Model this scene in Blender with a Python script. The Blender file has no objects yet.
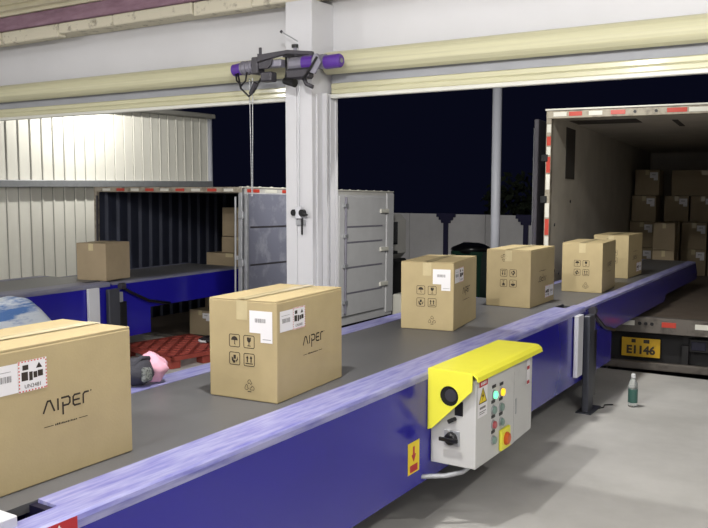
import bpy, bmesh, math, random
from mathutils import Matrix, Vector, Euler
random.seed(7)
SC = bpy.context.scene
COL = SC.collection
PI = math.pi
R = math.radians

# ------------------------------------------------------------------ camera, world, exposure
cam_data = bpy.data.cameras.new('camera')
cam = bpy.data.objects.new('camera', cam_data); COL.objects.link(cam)
cam.location = (0, 0, 2.2)
cam.rotation_euler = (R(90 - 5.4), 0, R(32.3))
cam_data.sensor_width = 36; cam_data.sensor_fit = 'HORIZONTAL'
cam_data.lens = 830 / 708 * 36
cam_data.clip_end = 200
SC.camera = cam

world = bpy.data.worlds.new('night_sky'); SC.world = world; world.use_nodes = True
bg = world.node_tree.nodes['Background']
bg.inputs[0].default_value = (0.003, 0.0035, 0.0105, 1); bg.inputs[1].default_value = 1.0

SC.view_settings.view_transform = 'Standard'
SC.view_settings.look = 'None'
SC.view_settings.gamma = 1
SC.view_settings.use_curve_mapping = False
SC.view_settings.exposure = -0.32

LAMP_Z = 3.72
LAMP_SPOTS = [(-2.45, 3.1, 740), (-8.2, 2.6, 420), (3.2, -1.5, 420), (-2.45, -3.4, 520), (0.9, 4.3, 420)]  # last one, inside the right door, is added to brighten the floor
PANEL_SPOTS = [(-7.5, -1.0, 230), (-2.5, -1.0, 200), (2.5, -1.0, 200), (-7.5, -6.0, 200), (-2.5, -6.0, 200), (2.5, -6.0, 200)]
FLOOD_SPOTS = [(-11.7, 10.6, 4.35, 215, 'left'), (-4.4, 7.40, 4.3, 1050, 'middle'), (-2.9, 7.42, 4.2, 150, 'right')]

# ------------------------------------------------------------------ materials
def srgb(r, g, b):
    def f(c):
        c /= 255.0
        return c / 12.92 if c <= 0.04045 else ((c + 0.055) / 1.055) ** 2.4
    return (f(r), f(g), f(b), 1)

def mat(name, col, rough=0.6, metal=0.0, var=0.0, vscale=4.0, stretch=(1, 1, 1), bump=0.0, bscale=60.0,
        col2=None, lo=0.4, hi=0.6, coat=0.0, emit=0.0, spec=0.5, trans=0.0, ior=1.45, rvar=0.0):
    m = bpy.data.materials.new(name); m.use_nodes = True
    nt = m.node_tree; b = nt.nodes['Principled BSDF']
    b.inputs['Base Color'].default_value = col
    b.inputs['Roughness'].default_value = rough
    b.inputs['Metallic'].default_value = metal
    b.inputs['Specular IOR Level'].default_value = spec
    b.inputs['Coat Weight'].default_value = coat
    b.inputs['Coat Roughness'].default_value = 0.12
    b.inputs['Transmission Weight'].default_value = trans
    b.inputs['IOR'].default_value = ior
    if emit:
        b.inputs['Emission Color'].default_value = col
        b.inputs['Emission Strength'].default_value = emit
    if var or bump or col2 or rvar:
        tc = nt.nodes.new('ShaderNodeTexCoord'); mp = nt.nodes.new('ShaderNodeMapping')
        mp.inputs['Scale'].default_value = stretch
        nt.links.new(tc.outputs['Object'], mp.inputs['Vector'])
        n = nt.nodes.new('ShaderNodeTexNoise'); n.inputs['Scale'].default_value = vscale
        n.inputs['Detail'].default_value = 6; n.inputs['Roughness'].default_value = 0.6
        nt.links.new(mp.outputs['Vector'], n.inputs['Vector'])
        rp = nt.nodes.new('ShaderNodeValToRGB')
        if col2:
            rp.color_ramp.elements[0].position = lo; rp.color_ramp.elements[1].position = hi
            rp.color_ramp.elements[0].color = col; rp.color_ramp.elements[1].color = col2
        else:
            rp.color_ramp.elements[0].position = 0.3; rp.color_ramp.elements[1].position = 0.7
            rp.color_ramp.elements[0].color = tuple(c * (1 - var) for c in col[:3]) + (1,)
            rp.color_ramp.elements[1].color = tuple(min(1, c * (1 + var)) for c in col[:3]) + (1,)
        if var or col2:
            nt.links.new(n.outputs['Fac'], rp.inputs['Fac'])
            nt.links.new(rp.outputs['Color'], b.inputs['Base Color'])
        if rvar:
            mr = nt.nodes.new('ShaderNodeMapRange')
            mr.inputs['To Min'].default_value = max(0, rough - rvar); mr.inputs['To Max'].default_value = rough + rvar
            nt.links.new(n.outputs['Fac'], mr.inputs['Value']); nt.links.new(mr.outputs['Result'], b.inputs['Roughness'])
        if bump:
            n2 = nt.nodes.new('ShaderNodeTexNoise'); n2.inputs['Scale'].default_value = bscale
            n2.inputs['Detail'].default_value = 4
            nt.links.new(mp.outputs['Vector'], n2.inputs['Vector'])
            bp = nt.nodes.new('ShaderNodeBump'); bp.inputs['Strength'].default_value = bump; bp.inputs['Distance'].default_value = 0.01
            nt.links.new(n2.outputs['Fac'], bp.inputs['Height']); nt.links.new(bp.outputs['Normal'], b.inputs['Normal'])
    return m

M = {
 'card': mat('cardboard', srgb(176, 159, 120), 0.72, var=0.05, vscale=5, bump=0.05, bscale=90),
 'card_shaded': mat('cardboard_shaded', srgb(154, 138, 112), 0.8, var=0.07, vscale=4),  # greyer cardboard for boxes in dim spots, their shade put into the colour
 'tape': mat('clear_tape', srgb(194, 180, 142), 0.22, var=0.06, vscale=20),
 'print': mat('black_print', srgb(52, 44, 36), 0.7),
 'paper': mat('white_paper', srgb(228, 226, 228), 0.55, var=0.02),
 'paper_red': mat('red_hatching', srgb(205, 70, 60), 0.6),
 'barcode': mat('grey_barcode_print', srgb(120, 118, 120), 0.6),
 'blue': mat('blue_paint', srgb(31, 26, 146), 0.24, var=0.06, vscale=1.2, coat=0.35, spec=0.5),
 'rail': mat('worn_blue_rail', srgb(104, 104, 172), 0.38, vscale=5, stretch=(7, 0.7, 5), col2=srgb(156, 156, 194), lo=0.32, hi=0.62, metal=0.0, spec=0.6),
 'rail_dull': mat('dusty_blue_rail', srgb(96, 98, 130), 0.5, vscale=5, stretch=(7, 0.7, 5), col2=srgb(128, 128, 140), lo=0.32, hi=0.62),
 'belt': mat('grey_rubber_belt', srgb(91, 91, 93), 0.42, var=0.12, vscale=2.5, stretch=(2.5, 0.6, 1), bump=0.12, bscale=250, rvar=0.08),
 'dark_gap': mat('dark_navy_metal', srgb(16, 15, 40), 0.4),
 'grey_steel': mat('dark_grey_steel', srgb(72, 74, 82), 0.45, metal=0.3, var=0.08),
 'white_steel': mat('white_painted_steel', srgb(205, 206, 212), 0.4, var=0.03),
 'cab': mat('light_grey_cabinet_paint', srgb(196, 196, 194), 0.42, var=0.02),
 'yellow': mat('yellow_hood_paint', srgb(234, 229, 72), 0.38, var=0.03),
 'yellow2': mat('yellow_sticker', srgb(232, 206, 40), 0.5),
 'red': mat('red_plastic', srgb(190, 44, 36), 0.4),
 'red_sign': mat('red_sign_print', srgb(178, 40, 48), 0.45),
 'black': mat('black_plastic', srgb(22, 22, 24), 0.35),
 'rubber': mat('black_rubber', srgb(20, 20, 21), 0.75),
 'lamp_green': mat('lit_green_lens', srgb(120, 255, 190), 0.3, emit=1.3),
 'lamp_yellow': mat('lit_amber_lens', srgb(255, 205, 40), 0.3, emit=1.2),
 'btn_grey': mat('grey_green_button', srgb(120, 142, 134), 0.35),
 'btn_red': mat('dull_red_button', srgb(170, 84, 88), 0.35),
 'orange': mat('red_orange_knob', srgb(204, 96, 44), 0.35),
 'concrete': mat('concrete_floor', srgb(176, 174, 170), 0.62, vscale=0.9, col2=srgb(198, 196, 192), lo=0.35, hi=0.65, bump=0.12, bscale=14),
 'asphalt': mat('dark_yard', srgb(62, 62, 64), 0.85, var=0.1),
 'wall': mat('white_wall_paint', srgb(206, 206, 210), 0.6, var=0.03, vscale=1.2),
 'wall_in': mat('warehouse_wall_paint', srgb(180, 180, 182), 0.7, var=0.03),
 'plaster': mat('cracked_beige_plaster', srgb(214, 208, 188), 0.85, vscale=9, col2=srgb(140, 132, 116), lo=0.56, hi=0.72, bump=0.6, bscale=25),
 'purple': mat('faded_purple_beam', srgb(160, 130, 146), 0.75, vscale=6, stretch=(0.5, 1, 2), col2=srgb(134, 104, 120), lo=0.35, hi=0.65, bump=0.3, bscale=20),
 'cream': mat('cream_metal_sheet', srgb(222, 216, 190), 0.5, var=0.06, vscale=2),
 'shutter': mat('cream_shutter_slats', srgb(198, 195, 164), 0.36, var=0.10, vscale=3, stretch=(0.15, 4, 14), coat=0.2),
 'shutter_bar': mat('pale_shutter_bottom_bar', srgb(214, 214, 206), 0.4),
 'shade_band': mat('grey_shade_band', srgb(150, 152, 158), 0.6, var=0.05),
 'galv': mat('galvanised_steel', srgb(170, 172, 176), 0.42, metal=0.5, var=0.1, vscale=8),
 'violet': mat('violet_motor_cap', srgb(84, 48, 142), 0.4),
 'motor_grey': mat('grey_motor_casting', srgb(132, 130, 142), 0.45, metal=0.3, var=0.1, vscale=14),
 'motor_dark': mat('dark_greasy_metal', srgb(66, 64, 70), 0.5, metal=0.3, var=0.15, vscale=12),
 'sheet': mat('white_corrugated_sheet', srgb(232, 230, 220), 0.5, var=0.04, vscale=1.5),
 'rib': mat('grey_lap_seam', srgb(150, 148, 142), 0.6),
 'truck_in': mat('truck_lining', srgb(188, 182, 170), 0.6, var=0.10, vscale=2.2, bump=0.1, bscale=8),
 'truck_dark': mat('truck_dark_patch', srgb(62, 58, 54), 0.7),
 'truck_floor': mat('truck_floor_planks', srgb(84, 74, 64), 0.8, var=0.15),
 'truck_out': mat('pale_truck_paint', srgb(186, 184, 180), 0.5, var=0.05),
 'truck_frame': mat('worn_cream_frame', srgb(160, 152, 136), 0.5, vscale=9, col2=srgb(96, 88, 78), lo=0.45, hi=0.7),
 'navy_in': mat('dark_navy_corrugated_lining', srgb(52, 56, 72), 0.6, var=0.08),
 'door_blue': mat('blue_grey_door', srgb(116, 118, 134), 0.5, vscale=3.5, col2=srgb(150, 152, 164), lo=0.5, hi=0.7),
 'door_grey': mat('pale_grey_door', srgb(190, 190, 192), 0.5, var=0.04),
 'refl_red': mat('red_reflector', srgb(186, 64, 50), 0.35),
 'refl_white': mat('white_reflector', srgb(212, 210, 200), 0.35),
 'chassis': mat('black_chassis', srgb(30, 29, 30), 0.7, var=0.15),
 'sill': mat('scuffed_metal_sill', srgb(104, 98, 92), 0.45, metal=0.3, vscale=6, col2=srgb(66, 60, 56), lo=0.5, hi=0.7),
 'plate': mat('yellow_plate', srgb(186, 148, 22), 0.5, vscale=10, col2=srgb(150, 118, 20), lo=0.55, hi=0.8),
 'bottle': mat('clear_plastic', (0.92, 0.96, 0.95, 1), 0.08, trans=0.85, ior=1.2),
 'bottle_label': mat('green_bottle_label', srgb(62, 100, 92), 0.4),
 'bottle_cap': mat('white_bottle_cap', srgb(225, 228, 228), 0.4),
 'pallet': mat('red_plastic_pallet', srgb(150, 66, 56), 0.5, var=0.1, vscale=6),
 'cord': mat('dark_cord', srgb(38, 34, 38), 0.7),
 'pink': mat('pink_fabric', srgb(226, 172, 192), 0.85, var=0.1, vscale=14, bump=0.3, bscale=40),
 'dark_fabric': mat('dark_grey_fabric', srgb(58, 58, 66), 0.8, var=0.15, vscale=30, bump=0.3, bscale=60),
 'mesh_fabric': mat('grey_mesh_fabric', srgb(128, 132, 130), 0.8, vscale=60, col2=srgb(80, 84, 84), lo=0.45, hi=0.55),
 'sack': mat('blue_striped_woven_sack', srgb(206, 214, 224), 0.6, vscale=1.6, stretch=(1, 1, 5.5), col2=srgb(84, 122, 182), lo=0.47, hi=0.56, bump=0.3, bscale=14),
 'fence': mat('pale_fence_panel', srgb(220, 218, 220), 0.7, var=0.04),
 'fence_post': mat('navy_fence_post', srgb(40, 38, 74), 0.6),
 'bin': mat('dark_green_bin', srgb(22, 52, 40), 0.4),
 'bag': mat('black_bin_bag', srgb(14, 14, 16), 0.35),
 'pole': mat('pale_steel_pole', srgb(186, 188, 198), 0.45),
 'lamp_shade': mat('lamp_shade_metal', srgb(200, 202, 206), 0.4, metal=0.2),
 'bulb': mat('lit_bulb', (1.0, 0.97, 0.9, 1), 0.4, emit=6.0),
 'ceiling': mat('ceiling_sheet', srgb(176, 172, 166), 0.8),
 'glass': mat('dark_cab_glass', srgb(20, 24, 30), 0.1),
 'tree': mat('dark_foliage', srgb(34, 42, 28), 0.9, var=0.3, vscale=3),
}

# ------------------------------------------------------------------ mesh helpers
class MB:
    def __init__(s): s.v = []; s.f = []
    def add(s, vs, fs):
        o = len(s.v); s.v += [tuple(p) for p in vs]; s.f += [tuple(i + o for i in f) for f in fs]; return s
    def box(s, x0, x1, y0, y1, z0, z1):
        x0, x1 = sorted((x0, x1)); y0, y1 = sorted((y0, y1)); z0, z1 = sorted((z0, z1))
        return s.add([(x0,y0,z0),(x1,y0,z0),(x1,y1,z0),(x0,y1,z0),(x0,y0,z1),(x1,y0,z1),(x1,y1,z1),(x0,y1,z1)],
                     [(0,3,2,1),(4,5,6,7),(0,1,5,4),(1,2,6,5),(2,3,7,6),(3,0,4,7)])
    def prism(s, poly, axis, a, b):
        """poly in the two other axes (in x,y,z order), extruded along axis from a to b"""
        n = len(poly)
        def P(p, w):
            return (w, p[0], p[1]) if axis == 'x' else (p[0], w, p[1]) if axis == 'y' else (p[0], p[1], w)
        vs = [P(p, a) for p in poly] + [P(p, b) for p in poly]
        return s.add(vs, [tuple(range(n))[::-1], tuple(range(n, 2*n))] + [(i, (i+1) % n, n + (i+1) % n, n + i) for i in range(n)])
    def tube(s, pts, r, n=8, caps=True):
        pts = [Vector(p) for p in pts]; rings = []
        rr = r if isinstance(r, (list, tuple)) else [r] * len(pts)
        up = None
        for i, p in enumerate(pts):
            d = (pts[min(i+1, len(pts)-1)] - pts[max(i-1, 0)]).normalized()
            if up is None: up = Vector((0,0,1)) if abs(d.z) < 0.9 else Vector((1,0,0))
            a = d.cross(up).normalized(); b = a.cross(d).normalized(); up = b
            rings.append([p + rr[i]*(math.cos(2*PI*k/n)*a + math.sin(2*PI*k/n)*b) for k in range(n)])
        vs = [q for ring in rings for q in ring]; fs = []
        for i in range(len(pts)-1):
            for k in range(n): fs.append((i*n+k, i*n+(k+1) % n, (i+1)*n+(k+1) % n, (i+1)*n+k))
        if caps: fs.append(tuple(range(n))); fs.append(tuple(range((len(pts)-1)*n, len(pts)*n))[::-1])
        return s.add(vs, fs)
    def lathe(s, prof, n=20, c=(0,0,0)):
        vs = [(c[0]+r*math.cos(2*PI*k/n), c[1]+r*math.sin(2*PI*k/n), c[2]+z) for r, z in prof for k in range(n)]
        fs = [(i*n+k, i*n+(k+1) % n, (i+1)*n+(k+1) % n, (i+1)*n+k) for i in range(len(prof)-1) for k in range(n)]
        if prof[0][0] > 1e-6: fs.append(tuple(range(n))[::-1])
        if prof[-1][0] > 1e-6: fs.append(tuple(range((len(prof)-1)*n, len(prof)*n)))
        return s.add(vs, fs)
    def polys(s, ps, fn):
        for p in ps: s.add([fn(*q) for q in p], [tuple(range(len(p)))])
        return s
    def mesh(s, name, m, bevel=0.0, seg=1, smooth=False):
        me = bpy.data.meshes.new(name); me.from_pydata(s.v, [], s.f)
        bm = bmesh.new(); bm.from_mesh(me)
        bmesh.ops.remove_doubles(bm, verts=bm.verts, dist=1e-6)
        bmesh.ops.recalc_face_normals(bm, faces=bm.faces)
        if bevel:
            es = [e for e in bm.edges if len(e.link_faces) == 2 and e.calc_face_angle(0) > 0.5]
            bmesh.ops.bevel(bm, geom=es, offset=bevel, segments=seg, affect='EDGES', profile=0.5)
        bm.to_mesh(me); bm.free()
        if smooth:
            for p in me.polygons: p.use_smooth = True
        me.materials.append(M[m] if isinstance(m, str) else m)
        return me
    def build(s, name, m, parent=None, loc=(0,0,0), rot=(0,0,0), bevel=0.0, seg=1, smooth=False, kind=None):
        return put(name, s.mesh(name, m, bevel, seg, smooth), parent, loc, rot, kind)

def put(name, me, parent=None, loc=(0,0,0), rot=(0,0,0), kind=None):
    o = bpy.data.objects.new(name, me); COL.objects.link(o)
    o.parent = parent; o.location = loc; o.rotation_euler = rot
    if kind: o['kind'] = kind
    return o

def bx(name, m, parent, x0, x1, y0, y1, z0, z1, bevel=0.0, kind=None, seg=1):
    return MB().box(x0, x1, y0, y1, z0, z1).build(name, m, parent, bevel=bevel, seg=seg, kind=kind)

def thing(name, label, cat, loc=(0,0,0), rot=(0,0,0), group=None):
    o = bpy.data.objects.new(name, None); COL.objects.link(o)
    o.empty_display_size = 0.1
    o.location = loc; o.rotation_euler = rot; o['label'] = label; o['category'] = cat
    if group: o['group'] = group
    return o

def tag(o, label, cat, group=None):
    o['label'] = label; o['category'] = cat
    if group: o['group'] = group
    return o

def rect(a, b, c, d): return [(a, c), (b, c), (b, d), (a, d)]

def stroke(pts, w):
    out = []
    for (a, b), (c, d) in zip(pts[:-1], pts[1:]):
        L = math.hypot(c-a, d-b); ux, uy = (c-a)/L, (d-b)/L; nx, ny = -uy*w/2, ux*w/2; e = w*0.3
        out.append([(a-ux*e-nx, b-uy*e-ny), (c+ux*e-nx, d+uy*e-ny), (c+ux*e+nx, d+uy*e+ny), (a-ux*e+nx, b-uy*e+ny)])
    return out

def disc(cx, cy, r, n=16, a0=0, a1=2*PI):
    return [(cx + r*math.cos(a0+(a1-a0)*k/n), cy + r*math.sin(a0+(a1-a0)*k/n)) for k in range(n + (0 if a1-a0 > 6.2 else 1))]

TEXTS = {}
def text_mesh(s, size, m):
    key = (s, size, m)
    if key not in TEXTS:
        cu = bpy.data.curves.new('lettering', 'FONT'); cu.body = s; cu.size = size
        cu.offset = 0.006 if s == 'E1146' else 0.0; cu.align_x = 'CENTER'; cu.align_y = 'CENTER'; cu.resolution_u = 3
        o = bpy.data.objects.new('lettering', cu); COL.objects.link(o)
        dg = bpy.context.evaluated_depsgraph_get()
        me = bpy.data.meshes.new_from_object(o.evaluated_get(dg))
        bpy.data.objects.remove(o)
        me.materials.clear(); me.materials.append(M[m])
        TEXTS[key] = me
    return TEXTS[key]

# orientation of flat lettering: text plane (x right, y up, z normal)
FACE_MX = {'-y': (PI/2, 0, 0), '+x': (PI/2, 0, PI/2)}

# ================================================================== THE SETTING
# dock slab: bay edge at Y=8.68 on the left, Y=10.0 on the right
MB().prism([(-13, -9), (6, -9), (6, 9.98), (-6.0, 9.98), (-6.0, 8.66), (-13, 8.66)], 'z', -0.8, 0.0).build('floor', 'concrete', kind='structure')
bx('yard_ground', 'asphalt', None, -30, 25, 8.7, 45, -1.0, -0.8, kind='structure')
bx('ceiling', 'ceiling', None, -13.2, 6.2, -9.2, 7.1, 5.6, 5.75, kind='structure')
bx('wall_back', 'wall_in', None, -13.2, 6.2, -9.2, -9.0, 0, 5.6, kind='structure')
bx('wall_right', 'wall_in', None, 6.0, 6.2, -9.0, 7.1, 0, 5.6, kind='structure')
bx('wall_front', 'wall', None, -13.0, 6.0, 6.87, 7.1, 3.1, 5.6, kind='structure')

# left side wall of white corrugated sheets: inside the warehouse and on along the yard
wl = bx('wall_left', 'wall_in', None, -13.2, -13.05, -9.0, 14.35, -0.8, 3.72, kind='structure')
bx('upper_wall', 'wall_in', wl, -13.2, -13.02, -9.0, 7.1, 3.72, 5.6)
def sheet_mesh(z0, z1, name):
    mb = MB(); y = 0.0; prof = []
    for k in range(4):
        prof += [(0.0, y), (0.0, y+0.185), (0.022, y+0.2), (0.022, y+0.225), (0.0, y+0.24)]; y += 0.245
    prof.append((0.0, y))
    n = len(prof)
    vs = [(p[0], p[1], z0) for p in prof] + [(p[0], p[1], z1) for p in prof]
    return mb.add(vs, [(i, i+1, n+i+1, n+i) for i in range(n-1)]).mesh(name, 'sheet')
lo_me = sheet_mesh(-0.8, 2.18, 'wall_sheet'); up_me = sheet_mesh(2.3, 3.70, 'wall_sheet')
seam_me = MB().box(0.0, 0.006, -0.008, 0.008, -0.8, 2.18).mesh('sheet_seam', 'rib')
for k in range(8):
    y = 6.5 + k*0.98
    put('wall_sheet', lo_me, wl, (-13.04, y, 0)); put('wall_sheet', up_me, wl, (-13.0, y, 0))
for k in range(32):
    put('sheet_seam', seam_me, wl, (-13.035, 6.5 + 0.19 + k*0.245, 0))
    if k % 1 == 0: put('sheet_seam', seam_me, wl, (-12.995, 6.5 + 0.19 + k*0.245, 2.676)).scale = (1, 1, 0.47)
bx('girt_rail', 'galv', wl, -13.04, -12.88, 6.5, 14.35, 2.17, 2.30, bevel=0.01)
bx('eave_gutter', 'rib', wl, -13.1, -12.8, 6.5, 14.4, 3.70, 3.80, bevel=0.02)
MB().tube([(-12.96, 14.36, -0.8), (-12.96, 14.36, 3.8)], 0.055, 12).build('corner_post', 'pole', wl, smooth=True)

# ledge over the door: plaster blocks, faded purple beam, cream sheets
t1 = bx('trim_1', 'plaster', None, -13.0, 6.0, 6.62, 6.87, 3.99, 4.09, kind='structure')
x = -12.9; k = 0
while x < 5.5:
    L = random.uniform(0.75, 1.5); d = random.uniform(-0.012, 0.012)
    MB().box(x, min(x+L-0.012, 5.95), 6.49+d, 6.62, 3.945+random.uniform(-0.02, 0.015), 4.075).build('plaster_block', 'plaster', t1, bevel=0.012)
    x += L
bx('trim_2', 'purple', None, -13.0, 6.0, 6.52, 6.87, 4.09, 4.255, bevel=0.01, kind='structure')
t3 = bx('trim_3', 'cream', None, -13.0, 6.0, 6.5, 6.87, 4.26, 4.30, kind='structure')
for i in range(6):
    MB().prism([(6.42-0.03*i, 4.30+0.06*i), (6.45-0.03*i, 4.365+0.06*i), (6.87, 4.365+0.06*i), (6.87, 4.30+0.06*i)], 'x', -13.0, 6.0).build('cream_sheet', 'cream', t3, bevel=0.004)

# pillar between the two dock doors
def pillar(x0, x1, full):
    p = bx('pillar', 'wall', None, x0, x1, 6.5, 6.87, 0, 3.94, bevel=0.006, kind='structure')
    bx('pillar_step', 'wall', p, x0+0.002, x0+0.13, 6.488, 6.5, 0, 3.2, bevel=0.003)
    return p
pil = pillar(-4.885, -4.58, True)
pillar(1.4, 1.7, False); pillar(-10.9, -10.6, False)

# ------------------------------------------------------------------ rolling shutters
def shutter(xa, xb, label, guides):
    t = thing('rolling_shutter', label, 'shutter', ((xa+xb)/2, 6.7, 3.0))
    L = (xb-xa)/2; W = L
    prof = []
    n = 26
    for k in range(n):
        a = 2*PI*k/n; r = 0.106 + (0.002 if k % 2 else 0.0)
        prof.append((-0.02 + r*math.cos(a), 0.357 + 0.98*r*math.sin(a)))
    MB().prism(prof, 'x', -W, W).build('shutter_roll', 'shutter', t)
    MB().box(-W, W, 0.045, 0.075, 0.178, 0.27).build('shade_band', 'shade_band', t)  # grey strip painted for the roll's shade on the curtain top
    for z in (0.072, 0.125):
        MB().prism([(0.05, z), (0.042, z+0.01), (0.042, z+0.042), (0.05, z+0.052), (0.075, z+0.052), (0.075, z)], 'x', -W, W).build('shutter_slat', 'shutter', t)
    bb = bx('bottom_bar', 'shutter_bar', t, -W, W, 0.02, 0.085, 0.035, 0.072, bevel=0.006)
    for gx in guides:
        g = bx('guide_rail', 'wall', t, gx-0.022, gx+0.022, 0.05, 0.165, -3.0, 0.08, bevel=0.004)
        bx('guide_lip', 'wall', g, gx-0.022, gx+0.03, -0.03, 0.0, -3.0, 0.08)
        bx('guide_lip', 'wall', g, gx+0.024, gx+0.034, 0.12, 0.155, -3.0, 0.08)
    return t
c = (-10.6 - 4.95)/2
s1 = shutter(-10.58, -4.93, 'cream rolling shutter rolled up above the opening left of the pillar', [-10.53 - c + 0.02])
c = (-4.5 + 1.4)/2
s2 = shutter(-4.52, 1.38, 'cream rolling shutter rolled up above the right opening towards the truck', [-4.556 - (-4.52+1.38)/2, 1.33 - (-4.52+1.38)/2])
bx('door_tag', 'galv', s2, 0.62, 0.72, 0.004, 0.013, 0.04, 0.06)
# second flange strip on the pillar's side
MB().box(-4.58, -4.56, 6.56, 6.59, 0, 3.06).build('side_flange', 'wall', pil, bevel=0.004)

# ------------------------------------------------------------------ shutter motors on top of the pillar
mt = thing('shutter_motor', 'violet-capped shutter motor left of the pillar top with looped cable', 'motor', (-5.1, 6.36, 3.33))
MB().tube([(-0.31, 0, -0.01), (-0.305, 0, -0.01), (-0.2, 0, 0.0)], [0.04, 0.058, 0.058], 16).build('end_cap', 'violet', mt, smooth=False)
MB().tube([(-0.2, 0, 0.0), (-0.05, 0, 0.01)], 0.062, 18).build('motor_body', 'motor_grey', mt)
for k in range(3):
    MB().tube([(-0.19+0.05*k, 0, 0.002), (-0.175+0.05*k, 0, 0.003)], 0.068, 18).build('cooling_fin', 'motor_grey', mt)
MB().box(-0.05, 0.03, -0.06, 0.06, -0.07, 0.09).build('gearbox', 'motor_dark', mt, bevel=0.01)
MB().prism([(0.055, -0.03), (0.16, -0.03), (0.20, 0.0), (0.22, 0.09), (0.08, 0.09), (0.08, 0.17), (0.055, 0.17)], 'y', -0.07, -0.05).build('bracket_plate', 'motor_dark', mt, bevel=0.003)
MB().box(0.03, 0.3, -0.05, 0.05, -0.02, 0.05).build('drive_shaft_housing', 'motor_grey', mt, bevel=0.01)
MB().box(0.07, 0.2, -0.075, 0.03, -0.15, -0.06).build('limit_switch', 'motor_dark', mt, bevel=0.012)
MB().tube([(-0.26, -0.03, -0.05), (-0.22, -0.07, -0.12), (-0.15, -0.08, -0.17), (-0.1, -0.08, -0.13), (-0.1, -0.06, -0.05)], 0.009, 8).build('power_cable', 'black', mt, smooth=True)
MB().tube([(-0.22, -0.05, -0.05), (-0.16, -0.08, -0.2), (-0.06, -0.08, -0.28), (0.0, -0.08, -0.24), (0.08, -0.07, -0.12)], 0.010, 8).build('power_cable', 'black', mt, smooth=True)
MB().tube([(-0.04, -0.085, -0.26), (0.03, -0.085, -0.16)], [0.018, 0.026], 10).build('cable_sleeve', 'motor_dark', mt)

mr = thing('shutter_motor', 'violet-capped shutter motor right of the pillar top with dark gearbox', 'motor', (-4.41, 6.36, 3.325))
MB().tube([(0.09, 0, -0.01), (0.24, 0, -0.005), (0.255, 0, -0.005)], [0.062, 0.062, 0.05], 18).build('end_cap', 'violet', mr)
MB().tube([(0.251, 0, -0.005), (0.262, 0, -0.005)], 0.022, 10).build('shaft_boss', 'motor_grey', mr)
MB().tube([(-0.03, 0, 0.0), (0.09, 0, 0.0)], 0.066, 18).build('motor_body', 'motor_grey', mr)
MB().tube([(-0.15, 0, 0.0), (-0.03, 0, 0.0)], 0.07, 18).build('violet_ring', 'violet', mr)
MB().tube([(-0.3, 0, 0.0), (-0.15, 0, 0.0)], 0.064, 18).build('motor_body', 'motor_grey', mr)
MB().box(-0.31, -0.05, -0.09, 0.02, -0.15, -0.05).build('gearbox', 'motor_dark', mr, bevel=0.02)
MB().prism([(0.03, -0.12), (0.10, -0.02), (0.06, 0.06), (0.02, 0.06), (-0.03, -0.1)], 'y', -0.1, -0.08).build('lever_arm', 'motor_grey', mr, bevel=0.003)
MB().tube([(-0.10, -0.10, -0.16), (-0.02, -0.11, -0.08), (0.06, -0.1, 0.03)], 0.012, 8).build('lever_rod', 'black', mr)
MB().tube([(-0.31, -0.1, -0.16), (-0.18, -0.11, -0.19)], [0.03, 0.04], 12).build('release_handle', 'black', mr)
MB().tube([(-0.14, -0.07, -0.1), (-0.08, -0.07, -0.2), (-0.02, -0.05, -0.23)], 0.02, 8).build('cable_bunch', 'motor_dark', mr, smooth=True)
MB().tube([(-0.32, -0.06, 0.06), (-0.31, -0.07, -0.08), (-0.33, -0.06, -0.14)], 0.01, 8).build('power_cable', 'black', mr, smooth=True)

br = thing('motor_bracket', 'dark steel bracket bar across the pillar top carrying the motors', 'bracket', (-4.74, 6.40, 3.40))
MB().prism([(-0.30, -0.04), (-0.30, 0.04), (-0.26, 0.03), (0.05, 0.045), (0.33, 0.01), (0.33, -0.02), (0.05, 0.01), (-0.26, -0.03)], 'y', -0.14, -0.10).build('bracket_bar', 'motor_dark', br, bevel=0.003)
MB().box(-0.03, 0.01, -0.1, 0.1, -0.01, 0.03).build('bracket_foot', 'motor_dark', br)
MB().box(0.1, 0.14, -0.1, 0.1, -0.01, 0.02).build('bracket_foot', 'motor_dark', br)
MB().tube([(0.085, -0.06, 0.03), (0.085, -0.06, 0.075)], 0.016, 10).build('stub', 'motor_grey', br)
MB().tube([(0.085, -0.06, 0.07), (0.085, -0.06, 0.1)], 0.032, 12).build('stub_cap', 'black', br)
MB().tube([(0.11, -0.05, 0.06), (0.11, -0.06, 0.13), (-0.05, -0.08, 0.225)], 0.006, 6).build('bent_rod', 'galv', br)
MB().tube([(-0.05, -0.08, 0.222), (-0.062, -0.08, 0.232)], 0.014, 8).build('rod_tip', 'motor_dark', br)

ch = thing('pull_chain', 'thin hand chain hanging from the left shutter motor', 'chain', (-5.20, 6.36, 3.25))
link = MB().tube([(0, 0, -0.014), (0, 0, 0.014)], 0.0045, 6).mesh('chain_link', 'galv')
for j, dx in enumerate((-0.018, 0.022)):
    for k in range(38):
        t_ = k/37
        put('chain_link', link, ch, (dx*(1-t_*0.75), 0.0, -0.03 - k*0.030))
sw = thing('pull_switch', 'small white box with two black knobs and pull cord on the pillar', 'switch', (-4.71, 6.488, 1.94))
MB().box(-0.035, 0.03, -0.045, 0, -0.055, 0.06).build('switch_box', 'white_steel', sw, bevel=0.005)
MB().tube([(-0.055, -0.015, 0), (-0.055, -0.045, 0)], 0.032, 14).build('knob', 'black', sw)
MB().tube([(0.045, -0.015, 0), (0.045, -0.05, 0)], 0.034, 14).build('knob', 'black', sw)
MB().tube([(0.06, -0.04, -0.01), (0.115, -0.05, -0.018)], [0.02, 0.008], 8).build('lever', 'black', sw)
MB().box(-0.05, 0.06, -0.01, 0, -0.12, -0.07).build('name_plate', 'galv', sw)
MB().tube([(0.03, -0.02, -0.05), (0.03, -0.02, -0.21)], 0.010, 8).build('pull_stick', 'black', sw)
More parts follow.
